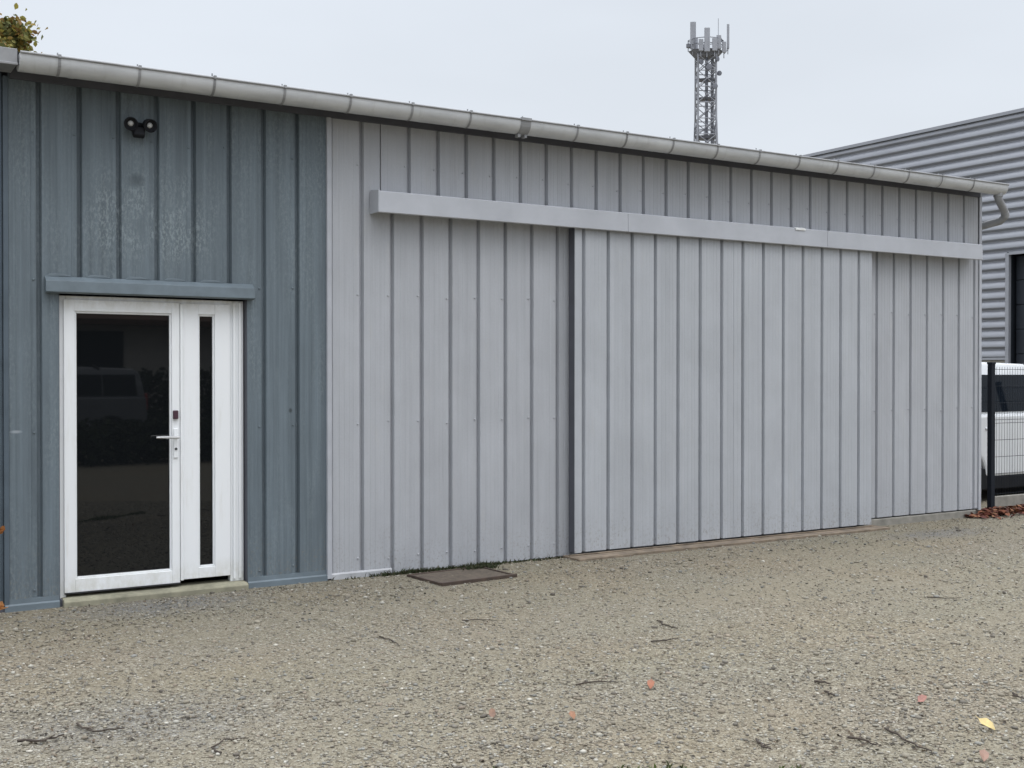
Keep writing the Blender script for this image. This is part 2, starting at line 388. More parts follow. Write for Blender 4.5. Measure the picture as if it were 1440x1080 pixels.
# base flashings
for a, b in ((-.23, .128), (1.502, 2.15)):
    mb = MB(); mb.prism([(-.001, .082), (-.004, .050), (-.017, .040), (-.02, -.004), (.03, -.006), (.03, .082)], 'x', a, b); obj('base_flashing', mb, M['bluetrim'], shed)
mb = MB(); mb.prism([(-.003, .052), (-.012, .04), (-.014, -.01), (.03, -.012), (.03, .052)], 'x', 2.188, 2.72); obj('base_flashing', mb, M['whiteflash'], shed)
mb = MB(); mb.box(8.2, 10.27, -.02, .06, -.05, .075); obj('concrete_footing', mb, M['concrete'], shed, .006)
mb = MB(); mb.box(-1.8, 2.2, .004, .06, -.05, .05).box(2.2, 8.2, .05, .09, -.05, .05); obj('wall_footing', mb, M['darkedge'], shed)
# lintel flashing: folded sheet with notched upper edge
mb = MB(); mb.prism([(-.005, 2.335), (-.055, 2.30), (-.062, 2.222), (-.03, 2.212), (-.005, 2.225)], 'x', .035, 1.545)
for k in range(0, 6):
    gx = k * P
    if .1 < gx < 1.5: mb.prism([(gx - .05, 2.335), (gx - .11, 2.352), (gx - .2, 2.352), (gx - .235, 2.33)], 'y', -.012, -.003)
obj('lintel_flashing', mb, M['bluetrim'], shed, .003)
# threshold
mb = MB(); mb.prism([(-.055, -.04), (-.055, .035), (-.04, .05), (.16, .06), (.16, -.04)], 'x', .15, 1.49); obj('threshold', mb, M['sill'], shed, .004)

# entrance door -------------------------------------------------------------
ZB = .075; ZT = 2.205
mb = MB()   # fixed frame
FY0, FY1 = .055, .125
mb.box(.138, .185, FY0, FY1, ZB - .03, ZT).box(1.385, 1.49, FY0 + .004, FY1, ZB - .02, ZT).box(.185, 1.385, FY0, FY1, 2.155, ZT)
mb.box(1.405, 1.425, FY0 - .012, FY0 + .004, ZB, ZT - .01).box(1.45, 1.472, FY0 - .008, FY0 + .004, ZB, ZT - .01)
door = obj('entrance_door', mb, M['white'], shed, .004)
tag(door, 'white glazed double entrance door, one wide and one narrow leaf')
def leaf(name, x0, x1, gx0, gx1, z0, z1, gz0, gz1, y):
    m = MB(); m.box(x0, gx0, y, y + .06, z0, z1).box(gx1, x1, y, y + .06, z0, z1).box(gx0, gx1, y, y + .06, z0, gz0).box(gx0, gx1, y, y + .06, gz1, z1)
    # stepped glazing bead
    b = .014
    m.box(gx0, gx0 + b, y + .012, y + .05, gz0, gz1).box(gx1 - b, gx1, y + .012, y + .05, gz0, gz1).box(gx0 + b, gx1 - b, y + .012, y + .05, gz0, gz0 + b).box(gx0 + b, gx1 - b, y + .012, y + .05, gz1 - b, gz1)
    o = obj(name, m, M['white'], door, .003)
    m = MB(); m.box(gx0 + b, gx1 - b, y + .028, y + .038, gz0 + b, gz1 - b); obj('glass_pane', m, M['glass'], door)
    m = MB(); q = .005
    m.box(gx0 + b, gx0 + b + q, y + .022, y + .028, gz0 + b, gz1 - b).box(gx1 - b - q, gx1 - b, y + .022, y + .028, gz0 + b, gz1 - b)
    m.box(gx0 + b + q, gx1 - b - q, y + .022, y + .028, gz0 + b, gz0 + b + q).box(gx0 + b + q, gx1 - b - q, y + .022, y + .028, gz1 - b - q, gz1 - b)
    obj('glazing_seal', m, M['rubber'], door)
    return o
leaf('door_leaf', .170, .995, .245, .935, .085, 2.178, .18, 2.095, .04)
leaf('side_leaf', 1.000, 1.380, 1.135, 1.262, .105, 2.176, .185, 2.095, .043)
mb = MB(); mb.box(.97, 1.03, .036, .0405, .09, 2.17); mb = MB(); mb.box(.996, 1.018, .030, .042, .10, 2.17); obj('astragal', mb, M['white'], door, .004)
mb = MB(); mb.box(.945, .977, .030, .0395, 1.02, 1.24); obj('handle_plate', mb, M['white'], door, .004)
mb = MB(); mb.tube([(.962, .032, 1.175), (.962, -.012, 1.175)], .011, 10); mb.tube([(.972, -.014, 1.175), (.93, -.016, 1.176), (.86, -.016, 1.178), (.808, -.008, 1.178)], [.011, .011, .010, .008], 10)
obj('handle', mb, M['steel'], door, smooth=True)
mb = MB(); mb.lathe([(.0, -.006), (.009, -.006), (.010, 0)], (.962, .030, 1.088), 'y', 14); obj('keyhole', mb, M['rubber'], door)
mb = MB(); mb.box(.940, .978, .016, .0395, 1.31, 1.375); obj('key_pad', mb, M['maroon'], door, .006)
mb = MB(); mb.box(.17, .995, .03, .042, .077, .086); obj('door_sweep', mb, M['rubber'], door)

# sliding door ----------------------------------------------------------------
DY = -.115
mb = MB()
mb.box(4.472, 4.545, DY - .003, DY + .004, .045, 2.96)                     # bright edge strip
pr = [(a, DY + b) for a, b in profile(4.545, 6.365, 4.57)]; mb.strip(pr, 'z', .05, 2.97)
pr = [(a, DY - .003 + b) for a, b in profile(6.365, 8.25, 6.474)]; mb.strip(pr, 'z', .05, 2.97)
mb.box(8.25, 8.305, DY - .004, DY + .003, .045, 2.96)
mb.box(6.355, 6.365, DY - .003, DY + .03, .05, 2.96)
sdoor = obj('sliding_door', mb, M['greydoor'], shed); tag(sdoor, 'wide grey ribbed sliding door')
mb = MB(); mb.box(4.474, 4.54, DY + .004, -.02, .047, 2.95).box(8.24, 8.303, DY + .004, -.02, .047, 2.95).box(4.54, 8.24, DY + .045, -.02, .06, 2.95)
obj('door_frame', mb, M['darkedge'], sdoor)
mb = MB()
for a, b in ((2.535, 5.028), (5.031, 7.588), (7.591, 10.075)):
    mb.prism([(-.004, 3.14), (-.15, 3.118), (-.165, 3.11), (-.168, 2.945), (-.158, 2.938), (-.155, 2.95), (-.13, 3.0), (-.004, 3.0)], 'x', a, b)
trk = obj('track_cover', mb, M['rail'], shed, .002)
mb = MB(); mb.box(2.528, 2.535, -.168, -.003, 2.942, 3.125); obj('end_cap', mb, M['rail'], trk, .002)
mb = MB(); mb.box(7.13, 7.27, -.174, -.1695, 3.095, 3.112); mb.prism([(-.1695, 3.112), (-.174, 3.112), (-.15, 3.1235), (-.145, 3.1235)], 'x', 7.13, 7.27); obj('sticker', mb, M['white'], trk)
mb = MB(); mb.box(4.4, 8.42, -.27, -.03, -.02, .022); mb.box(4.42, 8.35, -.125, -.10, .022, .034); mb.box(4.40, 5.0, -.285, -.27, -.02, .018)
obj('floor_track', mb, M['track'], shed, .005)

# roof, gutter, downpipe -------------------------------------------------------
mb = MB(); s_ = (4.42 - 3.86) / 8.3
prf = []
xx = -1.85
while xx < 10.3:
    prf += [(xx, 0), (xx + .12, 0), (xx + .14, .035), (xx + .17, .035), (xx + .19, 0)]; xx += .25
prf = [(min(a, 10.34), b) for a, b in prf] + [(10.34, 0)]
n = len(prf)
top0 = [(a, -.29, 3.785 + b * .75) for a, b in prf]; top1 = [(a, 8.1, 3.785 + 8.39 * s_ + b) for a, b in prf]
mb.add(top0 + top1, [(i, i + 1, i + 1 + n, i + n) for i in range(n - 1)])
mb.add([(-1.85, -.27, 3.77), (10.34, -.27, 3.77), (10.34, 8.1, 4.33), (-1.85, 8.1, 4.33)], [(0, 1, 2, 3)])
roof = obj('roof', mb, M['roofsheet'], shed)
mb = MB(); mb.box(-.19, 10.22, -.028, -.005, 3.682, 3.77); obj('eave_shade_strip', mb, M['darkedge'], roof)  # added dark strip standing in for the deep shade under the gutter
mb = MB(); mb.box(-1.85, -.19, -.345, -.08, 3.705, 3.808); mb.box(-1.85, -.187, -.352, -.345, 3.698, 3.715); obj('eave_flashing', mb, M['zincdark'], roof, .004)
GY, GZ = -.295, 3.779
def gut(r, d, n=16): return [(GY - r * math.cos(math.pi * k / n), GZ - d * math.sin(math.pi * k / n) ** .85) for k in range(n + 1)]
mb = MB(); mb.strip(gut(.085, .108), 'x', -.178, 10.24); mb.strip(gut(.082, .105), 'x', -.178, 10.24)
for X_ in (-.178, 10.24): mb.add([(X_, a, b) for a, b in gut(.085, .108)], [tuple(range(17))])
gutter = obj('gutter', mb, M['zinc'], shed, smooth=True)
mb = MB(); mb.tube([(-.178, GY - .087, GZ + .003), (10.24, GY - .087, GZ + .003)], .009, 8); obj('bead', mb, M['zincdark'], gutter, smooth=True)
bx = [.07 + .5315 * k for k in range(19)]
for k, X_ in enumerate(bx):
    w = .009 if k != 7 else .05
    mb = MB(); pr = gut(.0885, .112, 14)
    mb.strip([(a, b) for a, b in pr], 'x', X_ - w, X_ + w); mb.strip([(a, b) for a, b in gut(.0865, .1095, 14)], 'x', X_ - w, X_ + w)
    mb.box(X_ - w, X_ + w, GY - .101, GY - .083, GZ - .005, GZ + .017); mb.box(X_ - w, X_ + w, GY - .095, GY + .1, GZ + .013, GZ + .017)
    mb.tube([(X_ - .004, GY - .035, GZ + .017), (X_ - .004, GY - .035, GZ + .036 + .014 * random.random())], .005, 6)
    if k == 7: mb.box(X_ - .045, X_ - .02, GY - .03, GY + .02, GZ - .135, GZ - .108).box(X_ + .02, X_ + .045, GY - .03, GY + .02, GZ - .135, GZ - .108)
    obj('bracket', mb, M['zincdark'], gutter)
for X_ in (-.02 + .18, 3.52, 5.2, 7.9, 9.1):
    mb = MB(); mb.strip(gut(.0868, .1098, 14), 'x', X_ - .02, X_ + .02); obj('solder_joint', mb, M['zinc'], gutter, smooth=True)
mb = MB()
pth = [(10.17, GY, 3.685), (10.17, GY, 3.64), (10.20, GY, 3.595), (10.335, -.26, 3.50), (10.365, -.25, 3.45), (10.36, -.19, 3.40), (10.325, .06, 3.36), (10.318, .10, 3.32), (10.318, .11, 3.26), (10.318, .11, .0)]
mb.tube(pth, .043, 12)
dp = obj('downpipe', mb, M['zincdark'], shed, smooth=True)
for a, b, r_ in (((10.342, -.258, 3.49), (10.366, -.248, 3.44), .047), ((10.318, .11, 2.2), (10.318, .11, 2.15), .048), ((10.17, GY, 3.69), (10.17, GY, 3.65), .052)):
    mb = MB(); mb.tube([a, b], r_, 12); obj('pipe_collar', mb, M['zincdark'], dp, smooth=True)

# ------------------------------------------------------------------ security light
sl = thing('security_light', 'black twin-head security light with motion sensor on the blue wall', 'light', (.672, 0, 3.40))
mb = MB(); mb.box(.635, .709, -.03, 0, 3.40, 3.475); mb.prism([(-.03, 3.44), (-.085, 3.43), (-.092, 3.372), (-.06, 3.352), (-.03, 3.375)], 'x', .632, .712); obj('sensor', mb, M['black'], sl, .008)
for cx, tx in ((.618, -.25), (.738, .15)):
    mb = MB(); mb.lathe([(.0, .0), (.03, .0), (.04, -.02), (.047, -.06), (.049, -.088), (.044, -.09), (.03, -.068), (.0, -.06)], (0, 0, 0), 'y', 20)
    mt = Matrix.Translation((cx, -.03, 3.468)) @ Matrix.Rotation(tx * .6, 4, 'Z') @ Matrix.Rotation(R(18), 4, 'X')
    mb.v = [tuple(mt @ Vector(v)) for v in mb.v]
    mb.tube([(.672, -.02, 3.45), (cx * .6 + .672 * .4, -.025, 3.455), (cx, -.03, 3.462)], .012, 8)
    h = obj('lamp_head', mb, M['black'], sl, smooth=True)
    mb = MB(); mb.lathe([(.0, -.075), (.012, -.074), (.02, -.066), (.021, -.055)], (0, 0, 0), 'y', 16); mb.v = [tuple(mt @ Vector(v)) for v in mb.v]; obj('lens', mb, M['lens'], h, smooth=True)

# ------------------------------------------------------------------ manhole cover
mh = thing('manhole_cover', 'rusty rectangular drain cover set in the gravel by the grey wall', 'drain cover', (3.15, -.42, 0), R(4))
mb = MB(); a, b = .36, .27
mb.box(-a, a, -b, -b + .02, -.03, .026).box(-a, a, b - .02, b, -.03, .018).box(-a, -a + .02, -b + .02, b - .02, -.03, .022).box(a - .02, a, -b + .02, b - .02, -.03, .02)
obj('frame', mb, M['rust'], mh, .003, local=True)
mb = MB(); mb.box(-a + .023, a - .023, -b + .023, b - .023, -.03, .012); obj('lid', mb, M['lid'], mh, .003, local=True)

# ------------------------------------------------------------------ neighbour warehouse
NX = 20.0
wh = thing('warehouse', 'tall grey warehouse with horizontal ribbed cladding behind the shed', 'building', (NX, 20, 0))
mb = MB(); pr = []; pz = 7.02; pit = .2037
while pz > 1.98:
    pr += [(NX, pz), (NX - .010, pz - .008), (NX - .036, pz - .06), (NX - .050, pz - .105), (NX - .048, pz - .128), (NX - .01, pz - .15), (NX + .02, pz - .165), (NX + .02, pz - .195)]; pz -= pit
mb.strip(pr, 'y', 6.58, 48); zz = [q for q in pr if q[1] > 4.13]; mb.strip(zz, 'y', -3, 6.58)
obj('ribbed_wall', mb, M['clad'], wh, smooth=True, angle=40)
mb = MB(); mb.box(NX + .03, NX + 20, 6.6, 47.9, 0, 6.98).box(NX + .03, NX + 20, -2.9, 6.6, 4.12, 6.98).box(NX + .4, NX + 20, -2.9, 6.6, 0, 4.12); obj('wall_core', mb, M['anthracite'], wh)
mb = MB(); mb.box(NX - .06, NX + 20.05, -3.02, 48.02, 7.02, 7.06); mb.box(NX - .075, NX - .06, -3.02, 48.02, 6.99, 7.06); obj('roof_flashing', mb, M['clad'], wh)
mb = MB(); mb.box(NX - .02, NX + .03, 6.62, 48, 0, 1.93); obj('base_wall', mb, M['concrete'], wh)
mb = MB(); mb.box(NX - .05, NX + .03, 6.52, 6.60, 0, 4.14).box(NX - .05, NX + .03, -3, 6.52, 4.10, 4.16).box(NX - .045, NX + .02, 6.6, 48, 1.935, 1.985); obj('door_trim', mb, M['clad'], wh)
mb = MB()
for k in range(8): mb.box(NX + .2, NX + .26, .5, 6.52, .02 + k * .51, .52 + k * .51)
mb.box(NX + .2, NX + .4, -2.9, .5, 0, 4.1)
dd = obj('loading_door', mb, M['anthracite'], wh, .01)

# ------------------------------------------------------------------ telecom tower
TX, TY = 85.2, 90.9
tw = thing('telecom_tower', 'distant lattice phone mast with antennas rising behind the roof', 'mast', (TX, TY, 0))
ux, uy = math.cos(R(31.7)), -math.sin(R(31.7)); wx, wy = -uy, ux      # axes of the tower: u runs to the right as photographed
def T(u, w, z): return (TX + u * ux + w * wx, TY + u * uy + w * wy, z)
mb = MB(); hw = lambda z: 1.9 - .9 * min(1, z / 30)
cs = ((-1, -1), (1, -1), (1, 1), (-1, 1))
for a, b in cs: mb.tube([T(a * hw(0), b * hw(0), 0), T(a * hw(30), b * hw(30), 30), T(a * .98, b * .98, 36.8)], .11, 6)
z = 0
while z < 36.4:
    z2 = min(z + 1.75, 36.8)
    for i in range(4):
        (a, b), (c_, d) = cs[i], cs[(i + 1) % 4]
        mb.tube([T(a * hw(z), b * hw(z), z), T(c_ * hw(z2), d * hw(z2), z2)], .05, 5)
        mb.tube([T(c_ * hw(z), d * hw(z), z), T(a * hw(z2), b * hw(z2), z2)], .05, 5)
        mb.tube([T(a * hw(z2), b * hw(z2), z2), T(c_ * hw(z2), d * hw(z2), z2)], .055, 5)
    z = z2
obj('lattice_mast', mb, M['tower'], tw)
mb = MB()
for du in (-.12, .0, .12, .5, .62): mb.tube([T(du, -.6, 0), T(du, -.6, 36.5)], .06, 5)
for k in range(60): mb.tube([T(.5, -.6, 2 + k * .57), T(.95, -.6, 2 + k * .57)], .03, 4)
obj('cable_ladder', mb, M['towerdark'], tw)
def ring(name, z, w0, w1, h, rail=0):
    m = MB(); n = 8
    out = [T(w1 * math.cos(g), w1 * .8 * math.sin(g), z) for g in [2 * math.pi * k / n for k in range(n)]]
    low = [T(w0 * math.cos(g), w0 * .8 * math.sin(g), z - h) for g in [2 * math.pi * k / n for k in range(n)]]
    m.add(out + low, [tuple(range(n)), tuple(range(2 * n - 1, n - 1, -1))] + [(i, (i + 1) % n, (i + 1) % n + n, i + n) for i in range(n)])
    if rail:
        for hh in (rail, rail * .5): m.tube([Vector(p) + Vector((0, 0, hh)) for p in out] + [Vector(out[0]) + Vector((0, 0, hh))], .05, 5)
        for p in out: m.tube([p, Vector(p) + Vector((0, 0, rail))], .05, 5)
    return obj(name, m, M['towerdark'], tw)
ring('platform', 37.3, 1.3, 1.95, .7, 1.2)
ring('small_platform', 32.1, 1.0, 1.15, .18); ring('small_platform', 34.2, .9, 1.05, .15); ring('small_platform', 27.9, 1.1, 1.25, .3, 1.0)
def mast_antenna(u, w, z0, z1, wd, m=None):
    m = m or M['panel']; q = MB(); q.tube([T(u, w, z0 - .6), T(u, w, z1 - .1)], .06, 6)
    A = [T(u - wd / 2, w - .2, z0), T(u + wd / 2, w - .2, z0), T(u + wd / 2, w - .02, z0), T(u - wd / 2, w - .02, z0)]
    B = [(x, y, z1) for x, y, _ in A]
    q.add(A + B, [(0, 3, 2, 1), (4, 5, 6, 7), (0, 1, 5, 4), (1, 2, 6, 5), (2, 3, 7, 6), (3, 0, 4, 7)])
    return obj('panel_antenna', q, m, tw, .04)
for a in ((-1.5, -.5, 37.4, 40.4, .62), (-1.05, .9, 37.4, 39.0, .6), (-.1, -1.4, 36.9, 39.5, .6), (.25, 1.2, 37.3, 38.7, .55), (1.25, -1.0, 37.3, 38.8, .5), (1.5, .5, 37.2, 38.7, .42),
          (2.45, .0, 37.6, 40.3, .26), (1.9, -.6, 37.0, 38.2, .45), (.75, -1.3, 37.0, 38.4, .55), (-.75, -1.3, 37.0, 38.3, .5)): mast_antenna(*a)
mb = MB(); mb.tube([T(1.35, -.2, 37.3), T(1.35, -.2, 40.9)], .035, 5); obj('whip_antenna', mb, M['tower'], tw)
for ps in ([T(1.95, -.4, 37.0), T(2.45, 0, 37.6), T(2.47, 0, 38.3)], [T(-1.45, -.5, 37.9), T(-2.0, -.5, 38.0)], [T(1.0, -.4, 38.6), T(1.5, -.2, 39.0), T(2.2, 0, 37.6)]):
    mb = MB(); mb.tube(ps, .1, 5); obj('antenna_arm', mb, M['tower'], tw)
mb = MB(); a = T(-1.95, -.6, 37.75); mb.box(a[0] - .25, a[0] + .25, a[1] - .2, a[1] + .2, a[2] - .22, a[2] + .25); obj('radio_unit', mb, M['towerdark'], tw, .05)
for u, w, z, r in ((.2, -1.1, 35.3, .33), (1.45, -.7, 34.7, .28), (-.75, -1.0, 35.9, .3), (1.0, -1.0, 36.2, .3), (.85, -1.0, 33.2, .3)):
    mb = MB(); mb.lathe([(0, .0), (r * .9, -.05), (r, -.2), (r * .95, -.22), (0, -.24)], (0, 0, 0), 'y', 16)
    mt = Matrix.Translation(T(u, w, z)) @ Matrix.Rotation(R(-31.7 + random.uniform(-40, 40)), 4, 'Z'); mb.v = [tuple(mt @ Vector(v)) for v in mb.v]; obj('dish_antenna', mb, M['towerdark'], tw, smooth=True)

# ------------------------------------------------------------------ vehicles
def build_car(name, label, cat, loc, rz, paint):
    root = thing(name, label, cat, loc, rz)
    W = .9
    def sub(nm, mb, m, par=root, bev=0, sm=False): return obj(nm, mb, m, par, bev, sm, local=True)
    # body side outline with wheel arches, x forward
    def arch(cx): return [(cx + .36 * math.cos(g), .32 + .36 * math.sin(g)) for g in np.linspace(0, math.pi, 11)]
    poly = [(.03, .42), (.0, .62), (.02, 1.12), (3.30, 1.13), (3.95, 1.0), (4.22, .86), (4.30, .62), (4.28, .42)] + arch(3.45) + arch(.82)
    mb = MB(); n = len(poly)
    def wz(z): return W
    vs = [(x, -wz(z), z) for x, z in poly] + [(x, wz(z), z) for x, z in poly]
    mb.add(vs, [tuple(range(n)), tuple(range(2 * n - 1, n - 1, -1))] + [(i, i + n, (i + 1) % n + n, (i + 1) % n) for i in range(n)])
    sub('body', mb, paint, bev=.035)
    gp = [(.04, 1.115, W - .04), (.09, 1.40, W - .07), (.16, 1.66, W - .12), (.30, 1.765, W - .2), (1.4, 1.80, W - .2), (2.35, 1.775, W - .2), (2.62, 1.70, W - .14), (3.36, 1.115, W - .04)]
    mb = MB(); n = len(gp); vs = [(x, -w, z) for x, z, w in gp] + [(x, w, z) for x, z, w in gp]
    mb.add(vs, [tuple(range(n)), tuple(range(2 * n - 1, n - 1, -1))] + [(i, i + n, (i + 1) % n + n, (i + 1) % n) for i in range(n)])
    sub('roof', mb, paint, bev=.025)
    # windows
    for s in (-1, 1):
        for x0, x1, t0, t1 in ((.22, .98, .05, 0), (1.01, 2.32, 0, 0), (2.38, 3.05, 0, -.4)):
            mb = MB(); zb, zt = 1.155, 1.635
            wb, wt = W - .034, W - .105
            q = [(x0, s * wb, zb), (x1, s * wb, zb), (x1 + t1, s * wt, zt), (x0 + t0, s * wt, zt)]
            q2 = [(x, y - s * .03, z) for x, y, z in q]
            mb.add(q + q2, [(0, 1, 2, 3), (7, 6, 5, 4), (0, 4, 5, 1), (1, 5, 6, 2), (2, 6, 7, 3), (3, 7, 4, 0)])
            sub('side_window', mb, M['carglass'])
        mb = MB(); mb.box(.95, 3.05, s * (W - .03) - .02, s * (W - .03) + .035, .16, .43); sub('sill_trim', mb, M['black'], bev=.01)
        mb = MB(); mb.box(2.86, 2.98, s * (W + .1) - .1, s * (W + .1) + .1, 1.12, 1.28); sub('wing_mirror', mb, M['black'], bev=.03)
        for xx in (1.15, 2.1):
            mb = MB(); mb.box(xx, xx + .16, s * W - .015, s * W + .03, .93, .96); sub('door_handle', mb, paint, bev=.008)
        mb = MB(); mb.box(4.02, 4.26, s * (W - .2) - .17, s * (W - .2) + .17, .70, .86); sub('headlight', mb, M['lens'], bev=.03)
        mb = MB(); mb.box(-.015, .05, s * (W - .1) - .07, s * (W - .1) + .07, .8, 1.2); sub('tail_light', mb, M['red'], bev=.015)
        for cx in (.82, 3.45):
            mb = MB(); y = s * (W - .11)
            mb.lathe([(.19, -.1), (.27, -.1), (.31, -.08), (.32, 0), (.31, .08), (.27, .1), (.19, .1)], (cx, y, .32), 'y', 28)
            wl_ = sub('wheel', mb, M['tyre'], sm=True)
            mb = MB(); mb.lathe([(0, s * .07), (.06, s * .075), (.17, s * .06), (.195, s * .09)], (cx, y, .32), 'y', 20); sub('rim', mb, M['rim'], wl_, sm=True)
    for sy in (-1, 1):
        for xx in (1.10, 2.3):
            mb = MB(); mb.tube([(xx - .06, sy * .70, 1.755), (xx + .02, sy * .69, 1.80), (xx + .10, sy * .68, 1.845)], [.03, .03, .022], 8); sub('roof_bar_foot', mb, M['black'], sm=True)
    mb = MB(); q = [(3.33, -.74, 1.15), (3.33, .74, 1.15), (2.68, .66, 1.67), (2.68, -.66, 1.67)]; mb.add(q + [(x - .03, y, z - .02) for x, y, z in q], [(0, 1, 2, 3), (7, 6, 5, 4), (0, 4, 5, 1), (1, 5, 6, 2), (2, 6, 7, 3), (3, 7, 4, 0)])
    mb.v = [(x + .02, y, z + .015) for x, y, z in mb.v]; sub('windscreen', mb, M['carglass'])
    mb = MB(); mb.add([(.035, -.7, 1.17), (.035, .7, 1.17), (.11, .62, 1.62), (.11, -.62, 1.62), (.07, -.7, 1.17), (.07, .7, 1.17), (.15, .62, 1.62), (.15, -.62, 1.62)], [(0, 1, 2, 3), (7, 6, 5, 4), (0, 4, 5, 1), (1, 5, 6, 2), (2, 6, 7, 3), (3, 7, 4, 0)]); sub('rear_window', mb, M['carglass'])
    mb = MB(); mb.box(-.05, .1, -.84, .84, .34, .58); sub('rear_bumper', mb, M['black'], bev=.04)
    mb = MB(); mb.box(4.18, 4.34, -.84, .84, .34, .6); sub('front_bumper', mb, M['black'], bev=.04)
    mb = MB(); mb.box(.3, 4.1, -.78, .78, .14, .5); sub('underbody', mb, M['black'])
    return root
build_car('parked_car', 'white high-roofed car half hidden behind the wire fence and shed corner', 'car', (10.4, 1.78, 0), 0, M['carwhite'])
build_car('parked_car', 'silver car parked across the yard, seen only mirrored in the door glass', 'car', (5.55, -19.4, 0), math.pi, M['cargrey'])

# ------------------------------------------------------------------ mesh fence
FYc = .12
fence = thing('mesh_fence', 'dark wire mesh fence on a concrete plinth beside the shed corner', 'fence', (10.6, FYc, 0))
def post(X_):
    mb = MB(); mb.box(X_ - .035, X_ + .035, FYc - .03, FYc + .03, -.05, 1.76); mb.box(X_ - .04, X_ + .04, FYc - .035, FYc + .035, 1.76, 1.785); obj('post', mb, M['wire'], fence, .005)
for k in range(4): post(10.63 + 2.52 * k)
for k in range(3):
    xa, xb = 10.68 + 2.52 * k, 13.10 + 2.52 * k
    mb = MB()
    for i in range(int((xb - xa) / .05) + 1): mb.tube([(xa + i * .05, FYc, .2), (xa + i * .05, FYc, 1.73)], .0021, 5)
    for zz in (.22, .42, .46, .66, .86, 1.06, 1.10, 1.3, 1.5, 1.70):
        mb.tube([(xa, FYc - .005, zz), (xb, FYc - .005, zz)], .003, 5)
    obj('mesh_panel', mb, M['wire'], fence)
    mb = MB(); mb.box(xa - .01, xb + .01, FYc - .025, FYc + .025, -.05, .19); obj('plinth', mb, M['concrete'], fence, .006)

# ------------------------------------------------------------------ leafy things: many small curled leaves in one mesh
def leaf_mesh(name, centers, normals_r, size, palette, mat, parent=None, flat=False):
    N = len(centers)
    base = np.array([(-.5, 0, 0), (-.12, .30, .08), (.22, .24, .05), (.5, 0, -.08), (.22, -.24, .05), (-.12, -.30, .08)], float)
    V = np.zeros((N, 6, 3)); 
    for i in range(N):
        if flat: m = Matrix.Rotation(random.uniform(0, 6.283), 3, 'Z') @ Matrix.Rotation(random.gauss(0, .35), 3, 'X') @ Matrix.Rotation(random.gauss(0, .3), 3, 'Y')
        else: m = Matrix.Rotation(random.uniform(0, 6.283), 3, 'Z') @ Matrix.Rotation(random.uniform(-1.3, 1.3), 3, 'X') @ Matrix.Rotation(random.uniform(-1.2, 1.2), 3, 'Y')
        s = size * random.uniform(.65, 1.35)
        V[i] = (base * s) @ np.array(m).T + centers[i]
    off = np.array(root_offset(parent)) if parent else np.zeros(3)
    V = (V - off).reshape(-1, 3)
    me = bpy.data.meshes.new(name)
    q = np.arange(N)[:, None] * 6
    F = np.concatenate([q + np.array([0, 1, 2, 3]), q + np.array([0, 3, 4, 5])], 1).reshape(-1, 4)
    me.from_pydata(V.tolist(), [], F.tolist()); me.update()
    at = me.color_attributes.new('tint', 'FLOAT_COLOR', 'POINT')
    pal = np.array(palette); pick = rng.integers(0, len(pal), N); cc = pal[pick] * rng.uniform(.75, 1.25, (N, 1))
    c4 = np.ones((N, 6, 4)); c4[:, :, :3] = cc[:, None, :]
    at.data.foreach_set('color', c4.ravel().astype(np.float32))
    me.materials.append(mat)
    o = bpy.data.objects.new(name, me); col.objects.link(o)
    if parent: o.parent = parent
    return o

def tree(label, x, y, h, rad, nleaf, size, palette, group=None):
    root = thing('autumn_tree', label, 'tree', (x, y, 0), 0, group)
    mb = MB(); mb.tube([(x, y, -.1), (x + .05, y, h * .25), (x - .05, y + .05, h * .5), (x, y, h * .8)], [.2, .16, .12, .04], 10)
    tips = []
    for k in range(26):
        g = random.uniform(0, 6.283); z0 = h * random.uniform(.3, .75); L = rad * random.uniform(.5, 1.0) * (1 if z0 < h * .6 else .7)
        a = Vector((x, y, z0)); b = a + Vector((math.cos(g) * L * .5, math.sin(g) * L * .5, L * .35)); c_ = a + Vector((math.cos(g) * L, math.sin(g) * L, L * random.uniform(.4, .75)))
        mb.tube([a, b, c_], [.05, .03, .012], 6); tips += [b, c_]
        for j in range(3):
            d = b.lerp(c_, random.random()) ; e_ = d + Vector((random.gauss(0, .35), random.gauss(0, .35), random.uniform(.1, .6))); mb.tube([d, e_], [.014, .006], 4); tips.append(e_)
    obj('trunk', mb, M['bark'], root, smooth=True)
    for _ in range(150):
        d = Vector((random.gauss(0, 1), random.gauss(0, 1), random.gauss(0, 1))).normalized() * random.random() ** .38
        tips.append(Vector((x + d.x * rad * .92, y + d.y * rad * .92, h * .8 + d.z * h * .19)))
    tips = [t_ for t_ in tips if t_.z > h * .4]
    cen = []
    per = nleaf // len(tips)
    for tp in tips:
        r_ = random.uniform(.18, .36)
        for _ in range(per): cen.append((tp.x + random.gauss(0, r_ * .6), tp.y + random.gauss(0, r_ * .6), tp.z + random.gauss(0, r_ * .5)))
    leaf_mesh('crown', np.array(cen), None, size, palette, M['leaf'], root)
    return root
AUT = [(.22, .20, .055), (.27, .23, .055), (.19, .18, .06), (.14, .15, .055), (.26, .18, .05), (.20, .12, .04), (.12, .13, .05)]
tree('olive and rust autumn tree showing over the left end of the roof', .42, 17.2, 9.75, 2.4, 85000, .13, AUT)

